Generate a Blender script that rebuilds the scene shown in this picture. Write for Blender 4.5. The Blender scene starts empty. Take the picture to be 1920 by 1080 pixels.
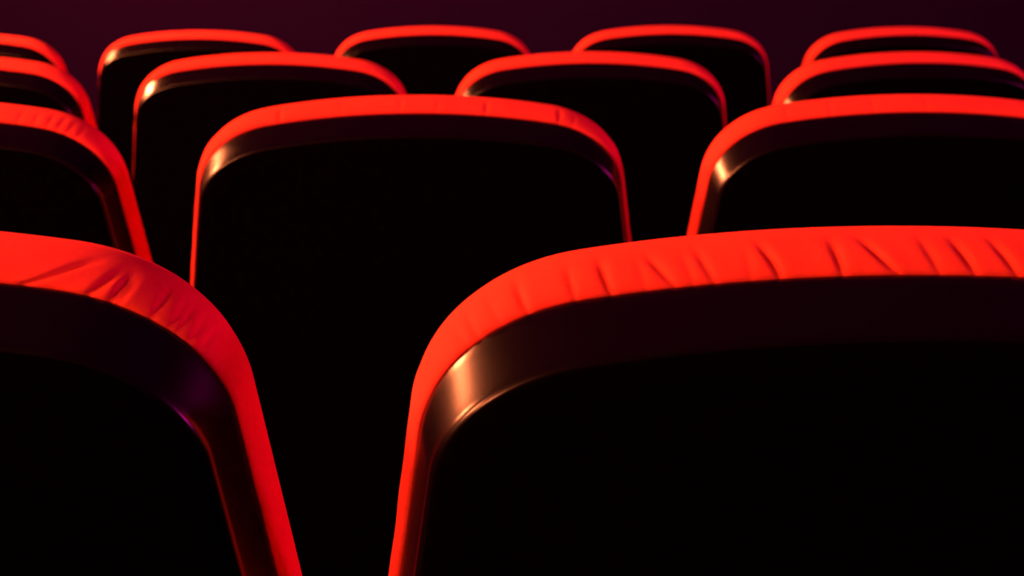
import bpy, bmesh, math, random
from mathutils import Vector, Matrix

# ------------------------------------------------------------------ camera, world, exposure
scene = bpy.context.scene
C = scene.collection
EYE = 1.10                                        # camera height above the floor of the nearest row
cam_data = bpy.data.cameras.new('camera')
cam = bpy.data.objects.new('camera', cam_data)
C.objects.link(cam)
cam.location = (0, 0, EYE)
cam.rotation_euler = (math.pi / 2 - 0.3012, 0, -0.0317)
cam_data.sensor_width = 36.0
cam_data.lens = 36.0 * 2671.5 / 1920.0
cam_data.clip_start = 0.02
cam_data.clip_end = 100
cam_data.dof.use_dof = True
cam_data.dof.focus_distance = 0.82
cam_data.dof.aperture_fstop = 11.0
scene.camera = cam

world = bpy.data.worlds.new('world')
scene.world = world
world.use_nodes = True
world.node_tree.nodes['Background'].inputs[0].default_value = (0.02, 0.002, 0.006, 1)
world.node_tree.nodes['Background'].inputs[1].default_value = 0.02

vs = scene.view_settings
vs.view_transform = 'Standard'
vs.look = 'None'
vs.gamma = 1.0
vs.use_curve_mapping = False
vs.exposure = 3.0

LEFT_LAMP = (1.0, 0.21, 0.07)
LEFT_POWER = 62.0
RIGHT_LAMP = (1.0, 0.01, 0.40)
RIGHT_POWER = 19.0
LEFT_LAMP_SPOTS = [(-1.35, 1.95), (0.15, 1.88), (1.75, 1.76), (3.30, 1.64), (4.85, 1.55)]       # (y, z) on the left wall
RIGHT_LAMP_SPOTS = [(0.3, 1.78), (2.2, 1.68)]       # (y, z) on the right wall

# ------------------------------------------------------------------ materials
def material(name, base, rough=0.6, spec=0.5, sheen=0.0, noise=None, bump=None, metallic=0.0):
    m = bpy.data.materials.new(name)
    m.use_nodes = True
    nt = m.node_tree
    b = nt.nodes['Principled BSDF']
    b.inputs['Base Color'].default_value = (*base, 1)
    b.inputs['Roughness'].default_value = rough
    b.inputs['Specular IOR Level'].default_value = spec
    b.inputs['Metallic'].default_value = metallic
    if sheen:
        b.inputs['Sheen Weight'].default_value = sheen
        b.inputs['Sheen Tint'].default_value = (base[0], base[1], base[2], 1)
    tc = nt.nodes.new('ShaderNodeTexCoord')
    if noise:
        scale, lo, hi = noise
        n = nt.nodes.new('ShaderNodeTexNoise')
        n.inputs['Scale'].default_value = scale
        n.inputs['Detail'].default_value = 6
        nt.links.new(tc.outputs['Object'], n.inputs['Vector'])
        r = nt.nodes.new('ShaderNodeValToRGB')
        r.color_ramp.elements[0].position = 0.3
        r.color_ramp.elements[1].position = 0.7
        r.color_ramp.elements[0].color = (base[0]*lo, base[1]*lo, base[2]*lo, 1)
        r.color_ramp.elements[1].color = (base[0]*hi, base[1]*hi, base[2]*hi, 1)
        nt.links.new(n.outputs['Fac'], r.inputs['Fac'])
        nt.links.new(r.outputs['Color'], b.inputs['Base Color'])
    if bump:
        scale, strength, dist = bump
        n2 = nt.nodes.new('ShaderNodeTexNoise')
        n2.inputs['Scale'].default_value = scale
        n2.inputs['Detail'].default_value = 3
        nt.links.new(tc.outputs['Object'], n2.inputs['Vector'])
        bp = nt.nodes.new('ShaderNodeBump')
        bp.inputs['Strength'].default_value = strength
        bp.inputs['Distance'].default_value = dist
        nt.links.new(n2.outputs['Fac'], bp.inputs['Height'])
        nt.links.new(bp.outputs['Normal'], b.inputs['Normal'])
    return m

def glow(name, colour, power):
    m = bpy.data.materials.new(name)
    m.use_nodes = True
    b = m.node_tree.nodes['Principled BSDF']
    b.inputs['Base Color'].default_value = (*colour, 1)
    b.inputs['Emission Color'].default_value = (*colour, 1)
    b.inputs['Emission Strength'].default_value = power
    return m

M = {
    'cloth': material('red_upholstery', (0.74, 0.054, 0.045), 0.95, 0.0, 0.0, noise=(300, 0.95, 1.05), bump=(1500, 0.25, 0.0004)),
    'shell': material('dark_glossy_plastic', (0.0022, 0.0002, 0.0030), 0.24, 0.3, bump=(900, 0.05, 0.0002)),
    'panel': material('matte_black_panel', (0.0010, 0.0004, 0.0010), 0.9, 0.0, noise=(120, 0.7, 1.3), bump=(700, 0.2, 0.0004)),
    'metal': material('black_painted_steel', (0.012, 0.010, 0.011), 0.45, 0.5, noise=(40, 0.8, 1.2)),
    'arm': material('black_armrest_wood', (0.015, 0.008, 0.008), 0.4, 0.5, noise=(60, 0.7, 1.3)),
    'wall_front': material('wine_red_wall_fabric', (0.012, 0.0, 0.035), 0.95, 0.1, noise=(90, 0.75, 1.25), bump=(220, 0.4, 0.002)),
    'wall_side': material('dark_wine_wall_fabric', (0.010, 0.0002, 0.008), 0.95, 0.1, noise=(60, 0.75, 1.25), bump=(220, 0.4, 0.002)),
    'ceiling': material('dark_ceiling_paint', (0.028, 0.0003, 0.13), 0.9, 0.1, noise=(12, 0.85, 1.15)),
    'floor': material('dark_carpet', (0.012, 0.004, 0.006), 1.0, 0.05, noise=(160, 0.6, 1.4), bump=(400, 0.6, 0.003)),
    'skirting': material('black_skirting_paint', (0.01, 0.006, 0.007), 0.5, 0.4, noise=(30, 0.8, 1.2)),
    'brass': material('dull_brass', (0.25, 0.16, 0.07), 0.4, 0.5, metallic=1.0, noise=(30, 0.8, 1.1)),
    'lamp_left': glow('warm_lit_glass', LEFT_LAMP, LEFT_POWER),
    'lamp_right': glow('red_lit_glass', RIGHT_LAMP, RIGHT_POWER),
}

# ------------------------------------------------------------------ helpers
def link(name, mesh, mat, parent=None, smooth=True):
    if mat and not mesh.materials:
        mesh.materials.append(M[mat])
    o = bpy.data.objects.new(name, mesh)
    C.objects.link(o)
    o.parent = parent
    return o

def mesh_from(name, verts, faces, smooth=True):
    me = bpy.data.meshes.new(name)
    me.from_pydata(verts, [], faces)
    me.validate()
    if smooth:
        me.polygons.foreach_set('use_smooth', [True] * len(me.polygons))
    me.update()
    return me

def bm_mesh(name, bm, smooth=False):
    bmesh.ops.recalc_face_normals(bm, faces=bm.faces)
    me = bpy.data.meshes.new(name)
    bm.to_mesh(me)
    bm.free()
    if smooth:
        me.polygons.foreach_set('use_smooth', [True] * len(me.polygons))
    return me

def add_box(bm, lo, hi, bevel=0.0, mat=None):
    r = bmesh.ops.create_cube(bm, size=1.0)
    vs_ = r['verts']
    c = [(a + b) / 2 for a, b in zip(lo, hi)]
    s = [b - a for a, b in zip(lo, hi)]
    for v in vs_:
        v.co = Vector((c[0] + v.co.x * s[0], c[1] + v.co.y * s[1], c[2] + v.co.z * s[2]))
    if bevel:
        es = list({e for v in vs_ for e in v.link_edges})
        rb = bmesh.ops.bevel(bm, geom=es, offset=bevel, segments=3, profile=0.5, affect='EDGES')
        vs_ = list({v for f in rb['faces'] for v in f.verts} | {v for v in vs_ if v.is_valid})
    if mat:
        bmesh.ops.transform(bm, matrix=mat, verts=[v for v in vs_ if v.is_valid])

def structure(o):
    o['kind'] = 'structure'
    return o

# ------------------------------------------------------------------ the room
# rows: (y of the backrest top, z of the backrest top relative to the camera)
ROW_Y = {1: 0.6487, 2: 1.5380, 3: 2.4437, 4: 3.3484}
ROW_Z = {1: -0.1707, 2: -0.2571, 3: -0.3365, 4: -0.4060}
SEAT_H = 0.93
RX0, RX1, RY0, RY1, RTOP = -2.38, 3.40, -2.2, 7.0, 3.6
PROFILE = [(RY0, EYE + ROW_Z[1] - SEAT_H + 0.26)]
for r in (1, 2, 3, 4):
    PROFILE.append((ROW_Y[r] + 0.14, EYE + ROW_Z[r] - SEAT_H))
PROFILE.append((RY1, PROFILE[-1][1] - 0.16))
def floor_z(y):
    for (a, za), (b, zb) in zip(PROFILE, PROFILE[1:]):
        if a <= y <= b:
            return za + (zb - za) * (y - a) / (b - a)
    return PROFILE[-1][1]

def prism_floor():
    v, f = [], []
    for x in (RX0 - 0.1, RX1 + 0.1):
        for y, z in PROFILE:
            v.append((x, y, z))
        for y, z in reversed(PROFILE):
            v.append((x, y, z - 0.15))
    n = 2 * len(PROFILE)
    for i in range(n):
        j = (i + 1) % n
        f.append((i, j, n + j, n + i))
    f.append(tuple(range(n))); f.append(tuple(range(2 * n - 1, n - 1, -1)))
    bm = bmesh.new()
    me = mesh_from('floor', v, f, False)
    bm.from_mesh(me); bpy.data.meshes.remove(me)
    return bm_mesh('floor', bm)
structure(link('floor', prism_floor(), 'floor'))

def slab(name, lo, hi, mat):
    bm = bmesh.new()
    add_box(bm, lo, hi)
    return structure(link(name, bm_mesh(name, bm), mat))
ZB = -0.75
slab('wall_front', (RX0 - 0.1, RY1, ZB), (RX1 + 0.1, RY1 + 0.1, RTOP), 'wall_front')
slab('wall_back', (RX0 - 0.1, RY0 - 0.1, ZB), (RX1 + 0.1, RY0, RTOP), 'wall_side')
slab('wall_left', (RX0 - 0.1, RY0, ZB), (RX0, RY1, RTOP), 'wall_side')
slab('wall_right', (RX1, RY0, ZB), (RX1 + 0.1, RY1, RTOP), 'wall_side')
slab('ceiling', (RX0 - 0.1, RY0 - 0.1, RTOP), (RX1 + 0.1, RY1 + 0.1, RTOP + 0.1), 'ceiling')
zf = floor_z(RY1)
bm = bmesh.new()
add_box(bm, (RX0, RY1 - 0.02, zf), (RX1, RY1, zf + 0.12), 0.004)
structure(link('baseboard_front', bm_mesh('baseboard_front', bm), 'skirting'))

# ------------------------------------------------------------------ theatre seats
RECL = 0.1387
OA, OB, OXC, OZC, OWS, OT, OK1, OK2 = 0.5065, 1.1627, 0.1514, 0.0898, 0.2344, 0.1431, 0.5251, 0.5379

def half_outline():
    p = []
    for i in range(81):
        x = OXC * i / 80
        p.append((x, -OA * x * x - OB * x ** 4))
    def cubic(p0, p1, p2, p3, n):
        for i in range(1, n + 1):
            s = i / n; a = 1 - s
            p.append(tuple(a**3*p0[k] + 3*a*a*s*p1[k] + 3*a*s*s*p2[k] + s**3*p3[k] for k in (0, 1)))
    p0 = p[-1]
    d0 = (1.0, -2 * OA * OXC - 4 * OB * OXC ** 3)
    p3 = (OWS, -OZC)
    k1 = OK1 * (OWS - OXC); k2 = OK2 * (OZC + p0[1])
    cubic(p0, (p0[0] + d0[0]*k1, p0[1] + d0[1]*k1), (p3[0] - OT*k2, p3[1] + k2), p3, 120)
    q0 = (OWS + OT * 0.12, -OZC - 0.12)
    for i in range(1, 31):
        p.append((OWS + OT * 0.12 * i / 30, -OZC - 0.12 * i / 30))
    cubic(q0, (q0[0] + OT*0.05, q0[1] - 0.05), (0.247, -0.36), (0.243, -0.41), 40)
    cubic((0.243, -0.41), (0.241, -0.45), (0.240, -0.49), (0.238, -0.52), 20)
    cubic((0.238, -0.52), (0.236, -0.565), (0.215, -0.59), (0.17, -0.592), 40)
    for i in range(1, 21):
        p.append((0.17 * (1 - i / 20), -0.592 - 0.003 * i / 20))
    return p

HALF = half_outline()
def arc_table():
    L = [0.0]
    for a, b in zip(HALF, HALF[1:]):
        L.append(L[-1] + math.hypot(b[0]-a[0], b[1]-a[1]))
    return L
ARC = arc_table()
TOTAL = ARC[-1]
def at_arc(s):
    sg = 1 if s >= 0 else -1
    s = min(abs(s), TOTAL)
    lo, hi = 0, len(ARC) - 1
    while hi - lo > 1:
        m = (lo + hi) // 2
        if ARC[m] <= s: lo = m
        else: hi = m
    t = (s - ARC[lo]) / max(1e-9, ARC[hi] - ARC[lo])
    x = HALF[lo][0] + t * (HALF[hi][0] - HALF[lo][0])
    z = HALF[lo][1] + t * (HALF[hi][1] - HALF[lo][1])
    return sg * x, z
def sample_outline(step):
    dense_to = 0.47
    n = int(round(dense_to / step))
    ss = [dense_to * i / n for i in range(n + 1)]
    m = 40
    ss += [dense_to + (TOTAL - dense_to) * i / m for i in range(1, m + 1)]
    full = [-s for s in reversed(ss[1:-1])] + ss           # from just left of the bottom centre round to it
    out = []
    h = 0.004
    for s in full:
        x, z = at_arc(s)
        if abs(s) > TOTAL - h:
            tx, tz = -1.0, 0.0
        else:
            a = at_arc(s - h); b = at_arc(s + h)
            tx, tz = b[0] - a[0], b[1] - a[1]
            l = math.hypot(tx, tz); tx /= l; tz /= l
        trim = 0.0004 + 0.0017 * max(0.0, tx)
        out.append((s, x + tz * trim, z - tx * trim, -tz, tx))   # last two: outward normal
    return out

CR, SR = math.cos(RECL), math.sin(RECL)
def place(u, w, v):
    """backrest coordinates (right, towards the screen, up the back) -> seat coordinates"""
    return (u, -v * SR + w * CR, SEAT_H + v * CR + w * SR)

def loft(samples, rings, name):
    """rings: functions sample -> (u, w, v); closed round the outline, capped on both ends"""
    n = len(samples)
    verts, faces = [], []
    for ring in rings:
        for s in samples:
            verts.append(place(*ring(s)))
    for k in range(len(rings) - 1):
        for i in range(n):
            j = (i + 1) % n
            faces.append((k*n + i, k*n + j, (k+1)*n + j, (k+1)*n + i))
    for k in (0, len(rings) - 1):
        c = [sum(verts[k*n + i][a] for i in range(n)) / n for a in range(3)]
        verts.append(tuple(c)); ci = len(verts) - 1
        for i in range(n):
            j = (i + 1) % n
            faces.append((k*n + j, k*n + i, ci) if k == 0 else (k*n + i, k*n + j, ci))
    return mesh_from(name, verts, faces)

def inset(w, d):
    return lambda s: (s[1] - s[3]*d, w, s[2] - s[4]*d)
CZ = -0.30
def shrink(w, d, k):
    def f(s):
        x, z = s[1] - s[3]*d, s[2] - s[4]*d
        return (x * k, w, CZ + (z - CZ) * k)
    return f

def lip(w, extra):
    return lambda s: (s[1] - s[3]*(lip_inset(s) + extra), w, s[2] - s[4]*(lip_inset(s) + extra))
def smoothstep(a, b, x):
    t = max(0.0, min(1.0, (x - a) / (b - a)))
    return t * t * (3 - 2 * t)

LIP_W = -0.031          # where shell and cushion meet
def lip_inset(s):
    return 0.0045 + 0.0045 * max(0.0, s[4])
def cushion_mesh(step, creases, seed):
    rnd = random.Random(seed)
    samples = sample_outline(step)
    ph = [rnd.uniform(0, 6.28) for _ in range(6)]
    def relief(s, p):
        """height of the fabric above the smooth roll (m): soft waves and the sewn-in creases"""
        d = 0.00022 * (math.sin(s*55 + ph[0] + 2*p) + 0.7*math.sin(s*93 + ph[1] - 3*p) + 0.5*math.sin(s*171 + ph[2] + 4*p))
        for sb, st, k, bend in creases:
            c = sb + (st - sb) * p + bend * p * (1 - p)
            x = s - c
            if abs(x) > 0.03: continue
            fade = (1.0 - smoothstep(0.45, 1.0, p)) * (0.4 + 0.6 * smoothstep(0.0, 0.25, p))
            wide = 0.0016 + 0.0012 * p
            d += k * fade * (-0.0022 * math.exp(-(x / wide) ** 2) + 0.0003 * math.exp(-((abs(x) - 0.006) / 0.004) ** 2))
        return d
    rings = [inset(-0.024, 0.022), inset(-0.0285, 0.015), lip(-0.0305, 0.0020)]
    n_vis = 18
    for i in range(n_vis + 1):
        p = i / n_vis
        a = p * math.pi / 2
        w = -0.003 + (LIP_W + 0.003) * math.cos(a)
        dk = 1 - math.sin(a)
        # at the lip the cloth faces the back, on the ridge it faces outward
        fb, fo = -math.cos(a), math.sin(a)
        def f(s, w=w, dk=dk, fb=fb, fo=fo, p=p):
            h = relief(s[0], p)
            dd = dk * lip_inset(s) - h * fo
            return (s[1] - s[3]*dd, w + h * fb, s[2] - s[4]*dd)
        rings.append(f)
    for i in range(1, 7):
        a = i / 6 * math.pi / 2
        rings.append(inset(-0.003 + 0.034 * math.sin(a), 0.030 * (1 - math.cos(a))))
    rings += [shrink(0.036, 0.030, 0.93), shrink(0.044, 0.030, 0.75), shrink(0.048, 0.030, 0.45), shrink(0.048, 0.030, 0.15)]
    return loft(samples, rings, 'back_cushion')

W1 = -0.0715
def rim_inset(s):
    return 0.006 + 0.005 * max(0.0, s[4]) ** 1.5
W0 = LIP_W - 0.0025
def band(k, extra=0.0, dw=0.0):
    """point on the sloping band of the shell, k = 0 at the lip and 1 at the rear panel"""
    def f(s):
        d = lip_inset(s) + 0.0006 + k * rim_inset(s) + extra
        return (s[1] - s[3]*d, W0 + (W1 - W0) * k + dw, s[2] - s[4]*d)
    return f
def rim_mesh():
    """glossy moulded rim: lip under the cushion, sloping band, rounded edge towards the rear panel"""
    samples = sample_outline(0.003)
    rings = [lip(-0.022, 0.010), lip(-0.028, 0.0015), lip(LIP_W - 0.0005, 0.0004), lip(W0, 0.0006)]
    for i in range(1, 7):
        rings.append(band(i / 6 * 0.84))
    for i in range(1, 9):
        t = i / 8
        rings.append(band((1-t)**2*0.84 + 2*t*(1-t) + t*t, t * t * 0.0032))
    rings += [band(1.0, 0.0045, 0.0008), band(1.0, 0.007, 0.004)]
    rings.reverse()
    return loft(samples, rings, 'shell_rim')
def panel_mesh():
    samples = sample_outline(0.006)
    rings = [band(1.0, 0.0018, 0.003), band(1.0, 0.0022, 0.0002), band(1.0, 0.0045, -0.0011), band(1.0, 0.020, -0.0016),
             shrink(W1 - 0.002, 0.045, 0.94), shrink(W1 - 0.004, 0.045, 0.8), shrink(W1 - 0.006, 0.045, 0.5), shrink(W1 - 0.007, 0.045, 0.15)]
    rings.reverse()
    return loft(samples, rings, 'rear_panel')
RIM, PANEL = rim_mesh(), panel_mesh()

def squab_mesh():
    """upholstered seat, folded down, its front edge rounded over"""
    bm = bmesh.new()
    m = Matrix.Translation((0, 0.10, 0.37)) @ Matrix.Rotation(math.radians(4), 4, 'X')
    add_box(bm, (-0.225, 0.0, -0.05), (0.225, 0.40, 0.05), 0.04, m)
    return bm_mesh('seat_cushion', bm, True)
def seat_pan_mesh():
    bm = bmesh.new()
    m = Matrix.Translation((0, 0.10, 0.37)) @ Matrix.Rotation(math.radians(4), 4, 'X')
    add_box(bm, (-0.215, 0.01, -0.070), (0.215, 0.385, -0.050), 0.008, m)
    return bm_mesh('seat_pan', bm, True)
def armrest_mesh(side):
    bm = bmesh.new()
    x = side * 0.280
    add_box(bm, (x - 0.014, 0.10, 0.530), (x + 0.014, 0.35, 0.560), 0.010)
    return bm_mesh('armrest', bm, True)
def stand_mesh(side):
    bm = bmesh.new()
    x = side * 0.280
    add_box(bm, (x - 0.011, 0.12, 0.012), (x + 0.011, 0.30, 0.530), 0.006)
    return bm_mesh('stand', bm, True)
def foot_mesh(side):
    bm = bmesh.new()
    x = side * 0.280
    add_box(bm, (x - 0.014, 0.06, 0.0), (x + 0.014, 0.38, 0.014), 0.004)
    return bm_mesh('foot', bm, True)
def hinge_mesh():
    bm = bmesh.new()
    m = Matrix.Translation((-0.012, 0.15, 0.29)) @ Matrix.Rotation(math.pi / 2, 4, 'Y')
    bmesh.ops.create_cone(bm, cap_ends=True, segments=20, radius1=0.014, radius2=0.014, depth=0.516, matrix=m)
    return bm_mesh('hinge_bar', bm, True)
PARTS = {'seat_cushion': (squab_mesh(), 'cloth'), 'seat_pan': (seat_pan_mesh(), 'shell'), 'hinge_bar': (hinge_mesh(), 'metal')}
SIDES = {s: {'armrest': (armrest_mesh(s), 'arm'), 'stand': (stand_mesh(s), 'metal'), 'foot': (foot_mesh(s), 'metal')} for s in (-1, 1)}

# creases where the red cloth is pulled over the edge: arc position at the shell, at the ridge, strength, bend
CREASES = {
    (1, 2): [(-.2115, -.2150, .6, 0), (-.2180, -.2245, .4, 0), (-.1980, -.2020, .35, 0), (-.1830, -.1860, 1, 0), (-.1580, -.1600, .6, 0),
             (-.1405, -.1450, 1, 0), (-.1245, -.1275, .3, 0), (-.1110, -.1250, .9, .003), (-.1025, -.1060, .35, 0), (-.0925, -.1000, .7, 0),
             (-.0760, -.0760, .25, 0), (-.0625, -.0720, 1.1, .007), (-.0335, -.0360, .9, 0), (-.0080, -.0240, 1.1, 0),
             (.0115, .0050, .6, 0), (.0280, .0200, 1, 0), (.0475, .0380, .9, 0), (.075, .068, .5, 0), (.098, .087, .9, 0), (.125, .118, .7, 0), (.16, .158, .8, 0)],
    (1, 1): [(.1385, .1750, 1.0, -.002), (.1700, .1850, 1.1, -.003), (.1815, .1870, 1.1, -.001), (.1855, .1900, .4, 0), (.2035, .2060, .7, 0),
             (.2145, .2150, .45, 0), (.2190, .2200, .5, 0), (.2260, .2290, .4, 0), (.2320, .2370, .4, 0), (.09, .10, .5, 0), (.04, .05, .7, 0),
             (-.03, -.04, .7, 0), (-.10, -.11, .8, 0)],
    (2, 2): [(-.1395, -.1395, .9, 0), (-.0110, -.0095, .5, 0), (.0810, .0830, .8, 0), (.1615, .1625, 1.0, 0), (.1780, .1810, .4, 0),
             (.0285, .0305, .3, 0), (-.0740, -.0730, .3, 0)],
    (2, 1): [(.1330, .1365, .5, 0), (.1500, .1530, .5, 0), (.1650, .1675, .7, 0), (.1770, .1800, .7, 0), (.1885, .1910, .7, 0), (.2005, .2020, .5, 0)],
    (2, 3): [(-.1485, -.1470, .4, 0), (-.1020, -.1000, .35, 0), (-.0560, -.0540, .4, 0), (.0020, .0040, .35, 0)],
}
# (row, seat): x offset, y offset, turn, z offset of each seat in its row
FIRST_X = {1: -0.3441, 2: -0.6082, 3: -0.8851, 4: -1.1731}
JITTER = {
    (1, 1): (0.0013, 0.0135, 0.0144, 0.0019), (1, 2): (-0.0013, -0.0029, -0.0272, -0.0008),
    (2, 1): (0.0, -0.0011, -0.0021, -0.0004), (2, 2): (-0.0031, -0.0080, 0.0150, 0.0016), (2, 3): (0.003, -0.0009, -0.0516, -0.0018),
    (3, 1): (0.0014, 0.0013, 0.0084, -0.0013), (3, 2): (0.0001, 0.0004, -0.0138, 0.0011), (3, 3): (-0.0036, -0.0045, -0.0228, 0.0011),
    (3, 4): (0.0021, 0.0037, 0.0551, -0.0029),
    (4, 1): (0.0026, -0.0027, 0.0054, -0.0053), (4, 2): (0.0011, 0.0011, -0.0013, -0.0024), (4, 3): (-0.006, 0.0014, -0.0026, 0.0055),
    (4, 4): (-0.0008, 0.0057, -0.0319, 0.0042), (4, 5): (0.003, -0.0008, 0.0267, -0.0004),
}
LABELS = {
    (1, 1): 'nearest-row red-edged black theatre seat at lower left, its right shoulder crimson and wrinkled',
    (1, 2): 'largest red-edged black theatre seat, nearest row at lower right, deep creases along its top',
    (2, 1): 'second-row theatre seat at the left picture edge, only its crimson right shoulder showing',
    (2, 2): 'second-row theatre seat in full view left of centre, bright glint on its left corner',
    (2, 3): 'second-row theatre seat at the right, directly behind the top of the largest seat',
    (3, 1): 'third-row theatre seat at the left picture edge, a sliver of red rim and shoulder',
    (3, 2): 'third-row theatre seat with a cream glint on its left corner, left of centre',
    (3, 3): 'third-row theatre seat right of centre, left corner meeting the full-view second-row seat',
    (3, 4): 'third-row theatre seat at far right, between the second-row and farthest-row seats there',
    (4, 1): 'farthest-row theatre seat at the upper left picture edge, small piece of orange-red rim',
    (4, 2): 'farthest-row theatre seat, leftmost one with its whole red rim in view',
    (4, 3): 'farthest-row theatre seat, second of the four whole red rims from the left',
    (4, 4): 'farthest-row theatre seat, third of the four whole red rims from the left',
    (4, 5): 'farthest-row theatre seat at far right, dimmest crimson rim of the row',
}
ROWNAME = {1: 'seats of the nearest row', 2: 'seats of the second row', 3: 'seats of the third row', 4: 'seats of the farthest row'}
LAST = {1: 2, 2: 3, 3: 4, 4: 5}
STEP = {1: 0.0010, 2: 0.0018, 3: 0.0035, 4: 0.0045}

for (row, i), (dx, dy, dr, dz) in JITTER.items():
    x = FIRST_X[row] + (i - 1) * 0.55
    y = ROW_Y[row] + 0.0037 * x * x + dy
    turn = 0.0074 * x + dr
    root = bpy.data.objects.new('theatre_seat', None)
    C.objects.link(root)
    root.empty_display_size = 0.1
    root.location = (x + dx, y, EYE + ROW_Z[row] + dz - SEAT_H)
    root.rotation_euler = (0, 0, turn)
    root['label'] = LABELS[row, i]
    root['category'] = 'theatre seat'
    root['group'] = ROWNAME[row]
    creases = CREASES.get((row, i))
    if creases is None:
        rnd = random.Random(row * 10 + i)
        creases = [(s, s + rnd.uniform(-.003, .003), rnd.uniform(.2, .6), 0) for s in [rnd.uniform(-.22, .22) for _ in range(7)]]
    c = link('back_cushion', cushion_mesh(STEP[row], creases, row * 10 + i), 'cloth', root)
    c['label'] = 'red upholstered backrest cushion'
    sh = link('shell_rim', RIM, 'shell', root)
    sh['label'] = 'dark glossy moulded rim of the rear shell'
    pn = link('rear_panel', PANEL, 'panel', root)
    pn['label'] = 'matte black rear panel'
    for name, (me, mat) in PARTS.items():
        link(name, me, mat, root).rotation_euler = (0, 0, -turn)
    for side in ((-1, 1) if i == LAST[row] else (-1,)):
        for name, (me, mat) in SIDES[side].items():
            link(name, me, mat, root).rotation_euler = (0, 0, -turn)

# ------------------------------------------------------------------ wall lamps
def half_shade(r0, r1, h, seg=24):
    v, f = [], []
    rows = 10
    for k in range(rows + 1):
        t = k / rows
        r = r0 + (r1 - r0) * t + 0.012 * math.sin(math.pi * t)
        for i in range(seg + 1):
            a = math.pi * i / seg
            v.append((r * math.sin(a), -r * math.cos(a), h * (t - 0.5)))
    n = seg + 1
    for k in range(rows):
        for i in range(seg):
            f.append((k*n + i, k*n + i + 1, (k+1)*n + i + 1, (k+1)*n + i))
    f.append(tuple(range(seg, -1, -1)))
    f.append(tuple(rows*n + i for i in range(n)))
    f.append(tuple([k*n for k in range(rows, -1, -1)] + [k*n + seg for k in range(rows + 1)]))
    return mesh_from('lamp_shade', v, f)
def wall_lamp(x, y, z, rz, mat, label, group):
    root = bpy.data.objects.new('wall_lamp', None)
    C.objects.link(root)
    root.location = (x, y, z); root.rotation_euler = (0, 0, rz)
    root['label'] = label; root['category'] = 'wall lamp'; root['group'] = group
    bm = bmesh.new(); add_box(bm, (0.0, -0.07, -0.20), (0.014, 0.07, 0.20), 0.004)
    link('backplate', bm_mesh('backplate', bm), 'brass', root)
    sh = link('lamp_shade', half_shade(0.10, 0.15, 0.30), mat, root); sh.location = (0.016, 0, 0)
    for zz, r in ((-0.155, 0.106), (0.155, 0.156)):
        v = [(0, 0, 0)]
        bm = bmesh.new()
        seg = 24
        top = [bm.verts.new((r * math.sin(math.pi*i/seg), -r * math.cos(math.pi*i/seg), zz + 0.005)) for i in range(seg + 1)]
        bot = [bm.verts.new((t.co.x, t.co.y, zz - 0.005)) for t in top]
        bm.faces.new(top); bm.faces.new(list(reversed(bot)))
        for i in range(seg + 1):
            j = (i + 1) % (seg + 1)
            bm.faces.new((top[i], bot[i], bot[j], top[j]))
        o = link('trim_ring', bm_mesh('trim_ring', bm), 'brass', root); o.location = (0.016, 0, 0)
LN = ['warm glass wall lamp on the left wall, nearest the back wall', 'warm glass wall lamp on the left wall beside the nearest row',
      'warm glass wall lamp on the left wall beside the second row',
      'warm glass wall lamp on the left wall beside the farthest row', 'warm glass wall lamp on the left wall, nearest the front wall']
RN = ['red glass wall lamp on the right wall beside the nearest row', 'red glass wall lamp on the right wall beside the third row']
for (y, z), l in zip(LEFT_LAMP_SPOTS, LN):
    wall_lamp(RX0, y, z, 0, 'lamp_left', l, 'left wall lamps')
for (y, z), l in zip(RIGHT_LAMP_SPOTS, RN):
    wall_lamp(RX1, y, z, math.pi, 'lamp_right', l, 'right wall lamps')
